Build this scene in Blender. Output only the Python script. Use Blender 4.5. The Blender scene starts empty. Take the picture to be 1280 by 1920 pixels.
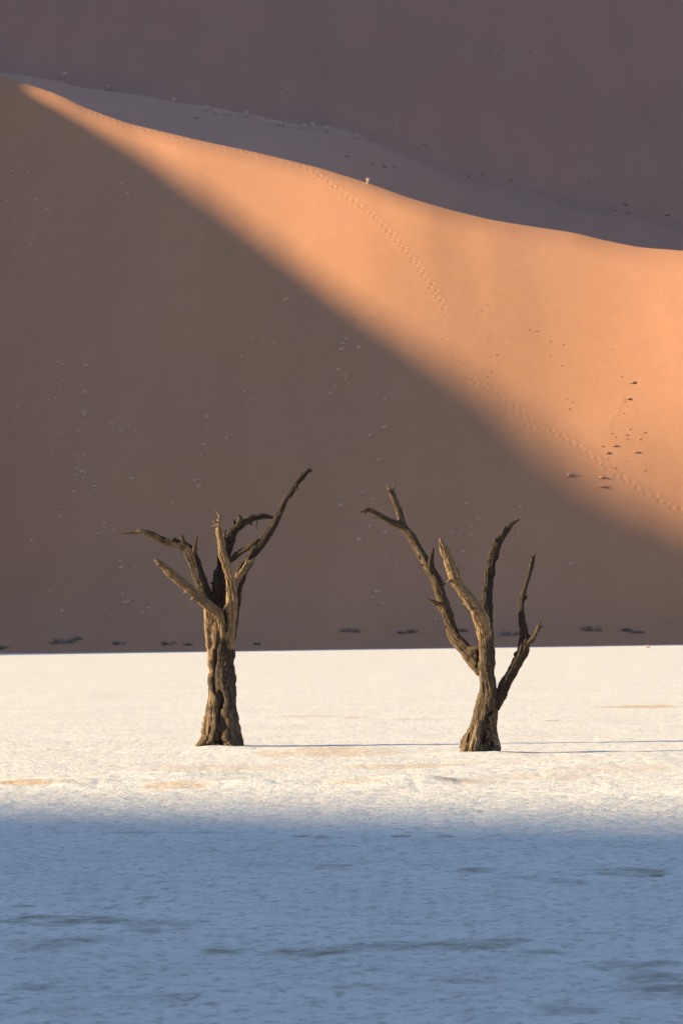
import bpy, math, random
import numpy as np
from mathutils import Vector, Matrix

# ------------------------------------------------------------------ camera, sky, sun, exposure
scene = bpy.context.scene
col = scene.collection
R = math.radians
random.seed(7)

FPX = 7200.0                     # focal length in pixels of the 1280 x 1920 photograph (135 mm)
CAM_H = 2.0
PITCH = math.atan(219.0 / FPX)
ROLL = R(0.72)
fwd = Vector((0, math.cos(PITCH), math.sin(PITCH)))
up0 = Vector((0, -math.sin(PITCH), math.cos(PITCH)))
right0 = Vector((1, 0, 0))
right = right0 * math.cos(ROLL) - up0 * math.sin(ROLL)
up = up0 * math.cos(ROLL) + right0 * math.sin(ROLL)
cam_data = bpy.data.cameras.new('camera')
cam = bpy.data.objects.new('camera', cam_data)
col.objects.link(cam)
M = Matrix((right, up, -fwd)).transposed().to_4x4()
M.translation = (0, 0, CAM_H)
cam.matrix_world = M
cam_data.sensor_fit = 'VERTICAL'
cam_data.sensor_height = 36.0
cam_data.sensor_width = 24.0
cam_data.lens = 36.0 * FPX / 1920.0
cam_data.clip_start = 0.5
cam_data.clip_end = 20000.0
cam_data.dof.use_dof = True
cam_data.dof.focus_distance = 62.0
cam_data.dof.aperture_fstop = 9.0
scene.camera = cam

SUN_EL = R(14.0)
SUN_A = R(2.0)                   # the sun stands this far behind the picture plane, on the left
sun_dir = Vector((-math.cos(SUN_EL) * math.cos(SUN_A), -math.cos(SUN_EL) * math.sin(SUN_A), math.sin(SUN_EL)))
world = bpy.data.worlds.new('World')
scene.world = world
world.use_nodes = True
wn = world.node_tree
sky = wn.nodes.new('ShaderNodeTexSky')
sky.sky_type = 'NISHITA'
sky.sun_disc = False
sky.sun_elevation = SUN_EL
sky.sun_rotation = math.atan2(sun_dir.x, sun_dir.y)
sky.altitude = 600.0
sky.air_density = 1.0
sky.dust_density = 0.3
sky.ozone_density = 2.5
bg = wn.nodes['Background']
bg.inputs['Strength'].default_value = 0.093
wn.links.new(sky.outputs[0], bg.inputs['Color'])

sl = bpy.data.lights.new('sun', 'SUN')
sl.energy = 5.0
sl.angle = R(0.53)
sl.color = (1.0, 0.875, 0.54)
so = bpy.data.objects.new('sun', sl)
col.objects.link(so)
so.rotation_euler = sun_dir.to_track_quat('Z', 'Y').to_euler()
so.location = (-60, 0, 60)

scene.view_settings.view_transform = 'Standard'
scene.view_settings.look = 'None'
scene.view_settings.exposure = 1.66
scene.view_settings.gamma = 1.0
scene.view_settings.use_curve_mapping = False

# ------------------------------------------------------------------ helpers
def ue(px, py):
    """slope of the ray through a photograph pixel: lateral and vertical metres per metre of depth"""
    X, Y = (px - 640.0) / FPX, (960.0 - py) / FPX
    d = right * X + up * Y + fwd
    return d.x / d.y, d.z / d.y

def at(px, py, depth):
    u, e = ue(px, py)
    return np.array((u * depth, depth, CAM_H + e * depth))

def on_pan(px, py):
    u, e = ue(px, py)
    d = -CAM_H / e
    return np.array((u * d, d))

def hash3(ix, iy, iz, seed):
    h = (ix.astype(np.int64) * 374761393 + iy.astype(np.int64) * 668265263 + iz.astype(np.int64) * 2147483647 + seed * 974634777) & 0xffffffff
    h = ((h ^ (h >> 13)) * 1274126177) & 0xffffffff
    h = ((h ^ (h >> 16)) * 2246822519) & 0xffffffff
    h = h ^ (h >> 13)
    return (h & 0xffffff).astype(np.float64) / float(0xffffff)

def noise(x, y, z=None, seed=0):
    """smooth value noise in -1..1"""
    if z is None:
        z = np.zeros_like(x)
    fx, fy, fz = np.floor(x), np.floor(y), np.floor(z)
    tx, ty, tz = x - fx, y - fy, z - fz
    tx, ty, tz = (t * t * t * (t * (6 * t - 15) + 10) for t in (tx, ty, tz))
    r = 0
    for i in (0, 1):
        for j in (0, 1):
            a = hash3(fx + i, fy + j, fz, seed)
            b = hash3(fx + i, fy + j, fz + 1, seed)
            w = (tx if i else 1 - tx) * (ty if j else 1 - ty)
            r = r + w * (a * (1 - tz) + b * tz)
    return 2 * r - 1

def fbm(x, y, z=None, seed=0, octs=4, gain=0.5):
    r, a, f = 0, 1.0, 1.0
    for o in range(octs):
        r = r + a * noise(x * f + 17.3 * o, y * f - 9.1 * o, None if z is None else z * f + 3.7 * o, seed + o)
        a *= gain
        f *= 2.03
    return r

def sstep(a, b, x):
    t = np.clip((x - a) / (b - a), 0, 1)
    return t * t * (3 - 2 * t)

def gsmooth(a, n):
    k = np.exp(-0.5 * (np.arange(-3 * n, 3 * n + 1) / n) ** 2)
    k /= k.sum()
    p = np.concatenate([2 * a[0] - a[1:3 * n + 1][::-1], a, 2 * a[-1] - a[-3 * n - 1:-1][::-1]])
    return np.convolve(p, k, 'valid')

def tag(o, label=None, cat=None, group=None, kind=None):
    if label: o['label'] = label
    if cat: o['category'] = cat
    if group: o['group'] = group
    if kind: o['kind'] = kind
    return o

def link(name, me, mat=None, parent=None):
    o = bpy.data.objects.new(name, me)
    col.objects.link(o)
    if mat is not None and me is not None and not me.materials:
        me.materials.append(mat)
    if parent is not None:
        o.parent = parent
    return o

def mesh_np(name, V, F, smooth=True):
    """V n x 3, F m x 3 or m x 4"""
    me = bpy.data.meshes.new(name)
    V = np.ascontiguousarray(V, dtype=np.float32)
    F = np.ascontiguousarray(F, dtype=np.int32)
    k = F.shape[1]
    me.vertices.add(len(V))
    me.vertices.foreach_set('co', V.ravel())
    me.loops.add(F.size)
    me.loops.foreach_set('vertex_index', F.ravel())
    me.polygons.add(len(F))
    me.polygons.foreach_set('loop_start', np.arange(0, F.size, k, dtype=np.int32))
    me.update(calc_edges=True)
    me.polygons.foreach_set('use_smooth', np.full(len(F), smooth, dtype=bool))
    me.validate()
    return me

def grid_faces(nr, nc):
    i = np.arange(nr - 1)[:, None] * nc + np.arange(nc - 1)[None, :]
    return np.stack([i, i + 1, i + nc + 1, i + nc], -1).reshape(-1, 4)

def fattr(me, name, arr):
    a = me.attributes.new(name, 'FLOAT', 'POINT')
    a.data.foreach_set('value', np.ascontiguousarray(arr, dtype=np.float32).ravel())

def vattr(me, name, arr):
    a = me.attributes.new(name, 'FLOAT_VECTOR', 'POINT')
    a.data.foreach_set('vector', np.ascontiguousarray(arr, dtype=np.float32).ravel())

# ------------------------------------------------------------------ materials
class Mat:
    def __init__(self, name, rough=0.9, spec=0.15):
        self.m = bpy.data.materials.new(name)
        self.m.use_nodes = True
        self.t = self.m.node_tree
        self.b = self.t.nodes['Principled BSDF']
        self.b.inputs['Roughness'].default_value = rough
        self.b.inputs['Specular IOR Level'].default_value = spec
    def n(self, kind, **kw):
        x = self.t.nodes.new(kind)
        for k, v in kw.items():
            if k in x.inputs.keys():
                x.inputs[k].default_value = v
            else:
                setattr(x, k, v)
        return x
    def l(self, a, b):
        self.t.links.new(a, b)
    def coord(self, scale=(1, 1, 1)):
        tc = self.n('ShaderNodeTexCoord')
        mp = self.n('ShaderNodeMapping')
        mp.inputs['Scale'].default_value = scale
        self.l(tc.outputs['Object'], mp.inputs['Vector'])
        return mp.outputs[0]
    def noise(self, vec, scale, detail=4, rough=0.55):
        x = self.n('ShaderNodeTexNoise', Scale=scale, Detail=detail, Roughness=rough)
        self.l(vec, x.inputs['Vector'])
        return x.outputs['Fac']
    def ramp(self, fac, stops):
        x = self.n('ShaderNodeValToRGB')
        cr = x.color_ramp
        while len(cr.elements) < len(stops):
            cr.elements.new(0.5)
        for e, (p, c) in zip(cr.elements, stops):
            e.position = p
            e.color = (c, c, c, 1) if isinstance(c, (int, float)) else (*c, 1)
        self.l(fac, x.inputs['Fac'])
        return x.outputs['Color']
    def mix(self, fac, a, b, blend='MIX'):
        x = self.n('ShaderNodeMix', data_type='RGBA', blend_type=blend)
        for s, v in ((x.inputs[0], fac), (x.inputs[6], a), (x.inputs[7], b)):
            if isinstance(v, tuple):
                s.default_value = (*v, 1)
            elif isinstance(v, (int, float)):
                s.default_value = v
            else:
                self.l(v, s)
        return x.outputs[2]
    def math(self, op, a, b=None):
        x = self.n('ShaderNodeMath', operation=op)
        for s, v in zip(x.inputs, (a, b)):
            if v is None: continue
            if isinstance(v, (int, float)): s.default_value = v
            else: self.l(v, s)
        return x.outputs[0]
    def attr(self, name, out='Fac'):
        x = self.n('ShaderNodeAttribute', attribute_name=name)
        return x.outputs[out]
    def bump(self, h, dist, strength=1.0, prev=None):
        x = self.n('ShaderNodeBump', Strength=strength, Distance=dist)
        self.l(h, x.inputs['Height'])
        if prev is not None:
            self.l(prev, x.inputs['Normal'])
        return x.outputs[0]

def sand_material(name, c0, c1, c2, pale=False):
    m = Mat(name, 0.95, 0.05)
    v = m.coord()
    big = m.noise(v, 0.035, 3)
    mid = m.noise(m.coord((1, 1, 0.35)), 0.35, 5)
    fine = m.noise(v, 9.0, 4)
    run = m.noise(m.coord((0.16, 0.02, 0.02)), 1.0, 5, 0.6)
    c = m.mix(m.ramp(big, [(0.35, 0.0), (0.65, 1.0)]), c0, c1)
    c = m.mix(m.math('MULTIPLY', m.ramp(mid, [(0.42, 0.0), (0.7, 1.0)]), 0.45), c, c2)
    c = m.mix(m.math('MULTIPLY', m.ramp(fine, [(0.3, 1.0), (0.6, 0.0)]), 0.12), c, tuple(x * 0.6 for x in c0))
    c = m.mix(m.math('MULTIPLY', m.ramp(run, [(0.40, 1.0), (0.62, 0.0)]), 0.12), c, tuple(x * 0.62 for x in c0))
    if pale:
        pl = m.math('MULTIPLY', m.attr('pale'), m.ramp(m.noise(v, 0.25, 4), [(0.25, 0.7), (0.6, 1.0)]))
        c = m.mix(pl, c, (0.47, 0.23, 0.16))  # lighter tone stands in for extra skylight on the flatter shoulder
    m.l(c, m.b.inputs['Base Color'])
    b = m.bump(m.noise(v, 0.8, 5), 0.05, 0.5)
    b = m.bump(m.noise(v, 7.0, 3), 0.02, 0.5, b)
    m.l(b, m.b.inputs['Normal'])
    return m.m

MAT_SAND = sand_material('dune_sand', (0.474, 0.207, 0.108), (0.459, 0.205, 0.115), (0.430, 0.188, 0.101))
MAT_SAND_FAR = sand_material('far_dune_sand', (0.375, 0.180, 0.126), (0.355, 0.172, 0.126), (0.335, 0.160, 0.114), True)  # distant haze is put into this sand colour as extra blue

def pan_material():
    m = Mat('white_clay_pan', 0.92, 0.1)
    v = m.coord()
    base = m.ramp(m.noise(v, 0.25, 5), [(0.3, (0.715, 0.606, 0.535)), (0.7, (0.775, 0.663, 0.588))])
    mott = m.noise(v, 2.2, 6, 0.7)
    c = m.mix(m.math('MULTIPLY', m.ramp(mott, [(0.34, 1.0), (0.52, 0.0)]), 0.5), base, (0.50, 0.43, 0.36))
    fleck = m.noise(v, 9.0, 4, 0.65)
    c = m.mix(m.math('MULTIPLY', m.ramp(fleck, [(0.38, 1.0), (0.475, 0.0)]), 0.72), c, (0.36, 0.30, 0.24))  # dark flecks put the crust's tiny shadows into the colour
    # fine crack network of the dried clay
    vo = m.n('ShaderNodeTexVoronoi', feature='DISTANCE_TO_EDGE', Scale=8.0)
    wv = m.n('ShaderNodeMix', data_type='VECTOR')
    nz = m.n('ShaderNodeTexNoise', Scale=4.0, Detail=3)
    m.l(v, nz.inputs['Vector'])
    add = m.n('ShaderNodeVectorMath', operation='MULTIPLY_ADD')
    m.l(nz.outputs['Color'], add.inputs[0]); add.inputs[1].default_value = (0.25, 0.25, 0.0); m.l(v, add.inputs[2])
    m.l(add.outputs[0], vo.inputs['Vector'])
    crack = m.ramp(vo.outputs['Distance'], [(0.0, 1.0), (0.07, 0.0)])
    brk = m.ramp(m.noise(v, 0.9, 3), [(0.42, 0.0), (0.6, 1.0)])
    crk = m.math('MULTIPLY', crack, brk)
    c = m.mix(m.math('MULTIPLY', crk, 0.22), c, (0.34, 0.28, 0.23))
    # wind-blown red sand and darker silt lie in patches of their own
    sp = m.math('MULTIPLY', m.attr('sand'), m.ramp(m.noise(v, 3.5, 5, 0.7), [(0.35, 0.35), (0.6, 1.0)]))
    c = m.mix(sp, c, (0.56, 0.34, 0.19))
    dp = m.math('MULTIPLY', m.attr('silt'), m.ramp(m.noise(v, 3.0, 5, 0.7), [(0.38, 0.1), (0.62, 1.0)]))
    c = m.mix(dp, c, (0.26, 0.19, 0.125))
    m.l(c, m.b.inputs['Base Color'])
    b = m.bump(m.noise(v, 10.0, 5, 0.68), 0.028, 0.9)
    b = m.bump(m.noise(v, 28.0, 4, 0.6), 0.012, 0.7, b)
    b2 = m.n('ShaderNodeBump', Strength=0.5, Distance=0.015, invert=True)
    m.l(crk, b2.inputs['Height']); m.l(b, b2.inputs['Normal'])
    m.l(b2.outputs[0], m.b.inputs['Normal'])
    return m.m
MAT_PAN = pan_material()

def wood_material():
    m = Mat('weathered_dead_wood', 0.85, 0.18)
    bk = m.n('ShaderNodeAttribute', attribute_name='bark')
    tint = m.attr('tint')
    hollow = m.attr('furrow')
    def streak(sx, sz, detail):
        mp = m.n('ShaderNodeMapping')
        mp.inputs['Scale'].default_value = (sx, sx, sz)
        m.l(bk.outputs['Vector'], mp.inputs['Vector'])
        return m.noise(mp.outputs[0], 1.0, detail, 0.65)
    s1 = streak(5.0, 0.9, 6)
    s2 = streak(15.0, 2.0, 4)
    s3 = streak(1.3, 0.9, 4)
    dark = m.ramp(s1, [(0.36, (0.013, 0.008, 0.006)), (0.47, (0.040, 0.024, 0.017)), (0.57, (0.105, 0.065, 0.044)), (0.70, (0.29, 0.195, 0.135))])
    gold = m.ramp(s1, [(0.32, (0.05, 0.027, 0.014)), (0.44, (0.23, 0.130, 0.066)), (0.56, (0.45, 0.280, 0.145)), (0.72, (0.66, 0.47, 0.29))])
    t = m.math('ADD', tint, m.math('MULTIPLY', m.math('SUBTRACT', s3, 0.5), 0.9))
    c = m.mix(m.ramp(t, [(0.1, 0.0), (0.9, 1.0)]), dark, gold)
    c = m.mix(m.math('MULTIPLY', m.ramp(s2, [(0.34, 1.0), (0.47, 0.0)]), 0.55), c, (0.035, 0.025, 0.02))
    c = m.mix(m.math('MULTIPLY', m.ramp(s2, [(0.6, 0.0), (0.75, 1.0)]), 0.30), c, (0.34, 0.26, 0.18))
    c = m.mix(m.ramp(hollow, [(0.1, 0.0), (0.9, 0.75)]), c, (0.03, 0.022, 0.017))
    m.l(c, m.b.inputs['Base Color'])
    b = m.bump(s1, 0.03, 0.9)
    b = m.bump(s2, 0.012, 0.9, b)
    m.l(b, m.b.inputs['Normal'])
    return m.m
MAT_WOOD = wood_material()

def plain(name, c0, c1, scale=6.0, rough=0.9):
    m = Mat(name, rough, 0.1)
    v = m.coord()
    m.l(m.ramp(m.noise(v, scale, 4), [(0.3, c0), (0.7, c1)]), m.b.inputs['Base Color'])
    return m.m
MAT_DRY = plain('dry_grass', (0.46, 0.32, 0.24), (0.62, 0.47, 0.37))
MAT_CLUMP = plain('pale_grass_clump', (0.60, 0.40, 0.30), (0.72, 0.50, 0.39))
MAT_BUSH = plain('grey_green_bush', (0.19, 0.14, 0.11), (0.30, 0.21, 0.165))
MAT_DARKTUFT = plain('dark_tuft', (0.24, 0.145, 0.105), (0.32, 0.20, 0.15))

# ------------------------------------------------------------------ ground sheet under everything
gm = mesh_np('ground', np.array([(-9000, -9000, -0.7), (9000, -9000, -0.7), (9000, 9000, -0.7), (-9000, 9000, -0.7)]), np.array([(0, 1, 2, 3)]))
tag(link('ground', gm, MAT_SAND), kind='structure')

# ------------------------------------------------------------------ front dune
BASE_PX = [(-700, 1228), (0, 1226), (320, 1222), (640, 1217.5), (960, 1213), (1280, 1208.5), (2000, 1199)]
base_u = np.array([ue(*p)[0] for p in BASE_PX])
base_y = np.array([on_pan(*p)[1] for p in BASE_PX])
base_us = np.linspace(base_u[0] - .05, base_u[-1] + .05, 3000)
base_ys = gsmooth(np.interp(base_us, base_u, base_y), 130)
def ybase(u):
    return np.interp(u, base_us, base_ys)

CREST_PX = [(-1500, 60), (-700, 85), (-300, 108), (-100, 127), (0, 142), (60, 160), (110, 177), (160, 202), (240, 231), (370, 262), (500, 290), (600, 315), (690, 343),
            (770, 372), (850, 395), (920, 412), (1000, 425), (1080, 437), (1130, 450), (1200, 464), (1280, 470), (1400, 482), (1700, 540), (2400, 640)]
crest_u = np.array([ue(*p)[0] for p in CREST_PX])
crest_e = np.array([ue(*p)[1] for p in CREST_PX])

def face(u, t):
    """height of the dune face t metres behind its foot along the sight line u"""
    y = ybase(u) + t
    x = u * y
    z = 0.13 * np.clip(t, -50, 14) + 0.565 * np.clip(t - 14, 0, None)
    # soft change of slope between toe and face
    z = z + 0.435 * 5.0 * np.log1p(np.exp(-np.abs(t - 14) / 5.0)) * (t > -20)
    z = z - 0.435 * 5.0 * np.log1p(np.exp(-14 / 5.0))
    w = sstep(8, 45, t)
    z = z + (0.35 * noise(x * 0.11, t * 0.03, seed=5) + 0.2 * noise(x * 0.33, t * 0.1, seed=6)) * np.exp(-((t - 3) / 12.0) ** 2)
    z = z + 0.22 * x * w
    # broad hollows and swells running down the slope
    z = z + w * (0.4 * np.sin(x * 0.13 + 0.6) * sstep(10, 50, t) + 0.25 * noise(x * 0.05, t * 0.025, seed=11) + 0.07 * noise(x * 0.2, t * 0.05, seed=12))
    return z

ROUND_L, ROUND_K = 7.0, 0.22
def crest_t(u, e):
    lo, hi = np.full_like(u, 15.0), np.full_like(u, 330.0)
    for _ in range(45):
        m = 0.5 * (lo + hi)
        above = face(u, m) - ROUND_K * ROUND_L / 2 > CAM_H + e * (ybase(u) + m)
        hi = np.where(above, m, hi)
        lo = np.where(above, lo, m)
    return 0.5 * (lo + hi)

uc_in = np.linspace(-0.098, 0.098, 560)
uc_out = 0.098 + np.cumsum(np.geomspace(0.0006, 0.02, 40))
UC = np.concatenate([-uc_out[::-1], uc_in, uc_out])
uu = np.linspace(UC[0], UC[-1], 4000)
EC = np.interp(UC, uu, gsmooth(np.interp(uu, crest_u, crest_e), 9))
TC = crest_t(UC, EC)

def front_z(u, t, tc):
    z = face(u, np.minimum(t, tc))
    s = np.clip(t - (tc - ROUND_L), 0, ROUND_L)
    z = z - ROUND_K * s * s / (2 * ROUND_L)
    over = np.clip(t - tc, 0, None)
    return z - 0.58 * over - 0.5 * (1 - np.exp(-over)) * 0.15

def hit_face(px, py):
    """where the sight line of a pixel meets the front dune"""
    u, e = ue(px, py)
    ua = np.array([u]); tc = np.interp(u, UC, TC)
    lo, hi = 0.0, tc
    for _ in range(45):
        m = 0.5 * (lo + hi)
        if front_z(ua, np.array([m]), np.array([tc]))[0] > CAM_H + e * (ybase(u) + m): hi = m
        else: lo = m
    y = ybase(u) + lo
    return np.array((u * y, y, front_z(ua, np.array([lo]), np.array([tc]))[0]))

NR = 800
rows = np.linspace(0, 1, NR) ** 0.94
T = np.concatenate([np.array([-6.0])[:, None] + 0 * UC[None, :], rows[:, None] * TC[None, :],
                    TC[None, :] + np.array([0.4, 1.0, 2, 4, 8, 16, 30, 50, 75])[:, None]], 0)
U = np.broadcast_to(UC[None, :], T.shape)
Y = ybase(U) + T
X = U * Y
Z = front_z(U, T, np.broadcast_to(TC[None, :], T.shape))
Z[0] -= 0.6

# footprints: one shallow pit with a pushed-up rim for each step
def footpath(pts, pitch=0.8, jit=0.12, depth=0.10, rad=0.26):
    P = np.array([hit_face(*p) for p in pts])
    seg = np.linalg.norm(np.diff(P, axis=0), axis=1)
    s = np.concatenate([[0], np.cumsum(seg)])
    rng = np.random.default_rng(len(pts))
    k, side = 0.0, 1
    while k < s[-1]:
        c = np.array([np.interp(k, s, P[:, i]) for i in range(3)])
        c2 = np.array([np.interp(min(k + 0.3, s[-1]), s, P[:, i]) for i in range(3)])
        d = (c2 - c)[:2]; n = np.linalg.norm(d) + 1e-6; d /= n
        off = side * 0.17
        cx = c[0] - d[1] * off + rng.normal(0, jit * 0.5); cy = c[1] + d[0] * off + rng.normal(0, jit)
        u = cx / cy
        j0, j1 = np.searchsorted(UC, u - 0.0022), np.searchsorted(UC, u + 0.0022)
        if j1 - j0 > 2:
            xs, ys = X[:, j0:j1], Y[:, j0:j1]
            r2 = ((xs - cx) ** 2 + ((ys - cy) * 0.85) ** 2) / rad ** 2
            dd = depth * rng.uniform(0.6, 1.3)
            Z[:, j0:j1] += dd * (-np.exp(-r2) + 0.55 * np.exp(-(np.sqrt(r2) - 1.5) ** 2 * 3.0))
        k += pitch * rng.uniform(0.85, 1.15); side = -side
footpath([(150, 203), (200, 222), (240, 236), (300, 250), (375, 268), (430, 278), (500, 295), (560, 310), (590, 322), (620, 345), (660, 375), (700, 405), (740, 445), (780, 495), (810, 540), (835, 580)], depth=0.030)
footpath([(835, 580), (826, 612), (842, 655), (870, 700), (935, 752), (1001, 802)], depth=0.012, pitch=0.9)
footpath([(985, 800), (1024, 803), (1060, 822), (1090, 842), (1155, 891), (1247, 944), (1279, 958)], depth=0.022)
footpath([(870, 705), (920, 728), (975, 770), (1020, 806)], depth=0.018)
# little slumps and scarps where sand has slid
def scarp(pts, h=0.10, w=0.35):
    P = np.array([hit_face(*p) for p in pts])
    for a, b in zip(P[:-1], P[1:]):
        n = max(2, int(np.linalg.norm(b - a) / 0.3))
        for q in range(n):
            c = a + (b - a) * q / n
            cx, cy = c[0] + random.gauss(0, .12), c[1] + random.gauss(0, .12)
            u = cx / cy
            j0, j1 = np.searchsorted(UC, u - 0.003), np.searchsorted(UC, u + 0.003)
            if j1 - j0 < 3: continue
            dx = (X[:, j0:j1] - cx) / w; dy = (Y[:, j0:j1] - cy) / (w * 1.3)
            Z[:, j0:j1] += h * random.uniform(.3, 1) * np.exp(-dx * dx - dy * dy) * (-1.2 * dx)
scarp([(912, 571), (900, 584), (888, 603)], 0.010, 0.35)
scarp([(1172, 745), (1160, 775), (1150, 790), (1142, 812)], 0.008, 0.4)
dm = mesh_np('sand_dune', np.stack([X, Y, Z], -1).reshape(-1, 3), grid_faces(*X.shape))
tag(link('sand_dune', dm, MAT_SAND), kind='structure')

# ------------------------------------------------------------------ far dune with the low grassy shoulder in front of it
SHOULDER_PX = [(-900, 70), (-300, 100), (0, 129), (60, 137), (120, 150), (200, 166), (260, 178), (330, 193), (450, 218), (520, 233), (620, 247), (700, 268), (820, 300), (960, 338), (1120, 380), (1280, 420), (1700, 520)]
sh_u = np.array([ue(*p)[0] for p in SHOULDER_PX]); sh_e = np.array([ue(*p)[1] for p in SHOULDER_PX])
uf = np.linspace(-0.42, 0.42, 520)
uq = np.linspace(-0.42, 0.42, 4000)
ES = np.interp(uf, uq, gsmooth(np.interp(uq, sh_u, sh_e), 12))
sharp = 1 - sstep(-0.03, 0.045, uf)           # the shoulder's edge softens and dies out to the right
ycr = np.interp(uf, UC, ybase(UC) + TC)       # the front crest hides where the far slope begins
fr = np.concatenate([np.linspace(0, 1, 240)[:-1], np.linspace(1, 2, 60), np.linspace(2.03, 4, 30)])[:, None]
ys0 = (ycr + 5.0)[None, :]
YF = np.where(fr < 1, ys0 + (700 - ys0) * fr, np.where(fr < 2, 700 + 105 * (fr - 1), 805 + 150 * (fr - 2)))
UF = np.broadcast_to(uf[None, :], YF.shape)
XF = UF * YF
YS = 622.0 + 14.0 * np.sin(uf * 14 + 0.5)
zs = CAM_H + ES * YS                           # height of the shoulder
d = YF - YS[None, :]
below = zs[None, :] + (0.30 - 0.11 * sharp[None, :]) * d                 # gentle slope up to the shoulder
dip = 5.0 * sharp[None, :]
above = zs[None, :] + 0.56 * d - dip * (1 - np.exp(-np.clip(d, 0, None) / 7.0))
ZF = np.where(d < 0, below, above)
top = 168.0 + 20 * np.sin(uf * 9 + 1.0)
ZF = np.minimum(ZF, top[None, :] + 0.1 * (YF - 780)) - np.clip(YF - 800, 0, None) * 0.55
ZF = ZF + 0.9 * noise(XF * 0.04, YF * 0.03, seed=31) + 0.25 * noise(XF * 0.15, YF * 0.08, seed=32)
ks = np.exp(-0.5 * (np.arange(-4, 5) / 1.2) ** 2); ks /= ks.sum()
ZF = np.apply_along_axis(lambda c: np.convolve(np.pad(c, 4, mode='edge'), ks, 'valid'), 0, ZF)
zcr = np.interp(uf, UC, front_z(UC, TC, TC))
duck = np.exp(-(YF - ys0) / 9.0)
ZF = ZF * (1 - duck) + (zcr[None, :] - 4.5) * duck
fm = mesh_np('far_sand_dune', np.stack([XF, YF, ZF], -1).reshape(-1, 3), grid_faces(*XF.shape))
fattr(fm, 'pale', (sstep(3.0, -3.0, d + 4 * noise(XF * .1, YF * .1, seed=35) + 8.0 * (1 - sharp)[None, :]) * (0.25 + 0.75 * sharp)[None, :]))  # shoulder strip painted lighter, as if catching more sky
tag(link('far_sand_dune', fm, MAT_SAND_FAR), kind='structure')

def hit_far(px, py):
    u, e = ue(px, py)
    j = int(np.clip(np.searchsorted(uf, u), 1, len(uf) - 1))
    w = (u - uf[j - 1]) / (uf[j] - uf[j - 1])
    zc = ZF[:, j - 1] * (1 - w) + ZF[:, j] * w
    yc = YF[:, j - 1] * (1 - w) + YF[:, j] * w
    i = np.argmax(zc > CAM_H + e * yc)
    return np.array((u * yc[i], yc[i], zc[i]))

# ------------------------------------------------------------------ high dune ridge to the left, out of the picture: it throws the two broad shadows
tE = math.tan(SUN_EL)
tA = math.tan(SUN_A)
XR = 295.0
def to_ridge(p, xr=XR):
    run = p[0] + xr
    return p[1] - run * tA, p[2] + run * tE / math.cos(SUN_A)
EDGE_PX = [(30, 152), (100, 184), (160, 217), (250, 270), (350, 336), (450, 410), (550, 486), (650, 560), (750, 628), (850, 688), (950, 758), (1050, 836), (1150, 918), (1270, 1018)]
edge = [to_ridge(hit_face(*p)) for p in EDGE_PX]
XF0 = 400.0
fore = [to_ridge((*on_pan(*p), 0.0), XF0) for p in [(0, 1499), (640, 1512), (1280, 1529)]]
prof = [(-900, 150), (-500, 142), (-200, 132), (-60, 118), (fore[-1][0] - 14, fore[-1][1] + 5.2)]
prof += fore[::-1]
lit = (XR - 60) * tE - 12
prof += [(fore[0][0] + 12, fore[0][1] - 5.5), (fore[0][0] + 40, fore[0][1] - 24), (130, lit - 3), (230, lit - 8)]
run_r = XR + 34.0
prof += [(372 - run_r * tA - 25, (XR - 32) * tE - 4.0), (374 - run_r * tA, run_r * tE + 3.0)]
prof += edge[::-1]
ye, ze = edge[0]
prof += [(ye + 25, ze + 24), (ye + 60, ze + 48), (ye + 100, ze + 78), (ye + 200, ze + 140), (ye + 380, ze + 240), (ye + 700, ze + 260)]
prof = np.array(prof)
print('ridge profile', np.round(prof, 1).tolist())
ry = np.arange(-880, 1180, 3.0)
RH = gsmooth(np.interp(ry, prof[:, 0], prof[:, 1]), 2)
rx = np.concatenate([np.arange(-1500, -800, 25.0), np.arange(-800, -40, 5.0)])
XX, YY = np.meshgrid(rx, ry)
XCR = XR + np.clip(ry - (ye + 10), 0, None) * 0.55 + (XF0 - XR) * sstep(230, 60, ry)
off = np.abs(XX + XCR[:, None])
ZR = RH[:, None] - 0.62 * (np.sqrt(off ** 2 + 9.0) - 3.0)
ZR = np.maximum(ZR, -3.0)
rm = mesh_np('sand_dune_ridge', np.stack([XX, YY, ZR], -1).reshape(-1, 3), grid_faces(*XX.shape))
tag(link('sand_dune_ridge', rm, MAT_SAND), kind='structure')

# ------------------------------------------------------------------ trees: traced limbs (pixel x, pixel y, radius in pixels, depth offset in metres)
TREE_L, TREE_R = on_pan(411, 1400), on_pan(898, 1413)

class Limb:
    def __init__(self, part, parent, tint, pts):
        self.part, self.parent, self.tint, self.pts = part, parent, tint, pts

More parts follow.
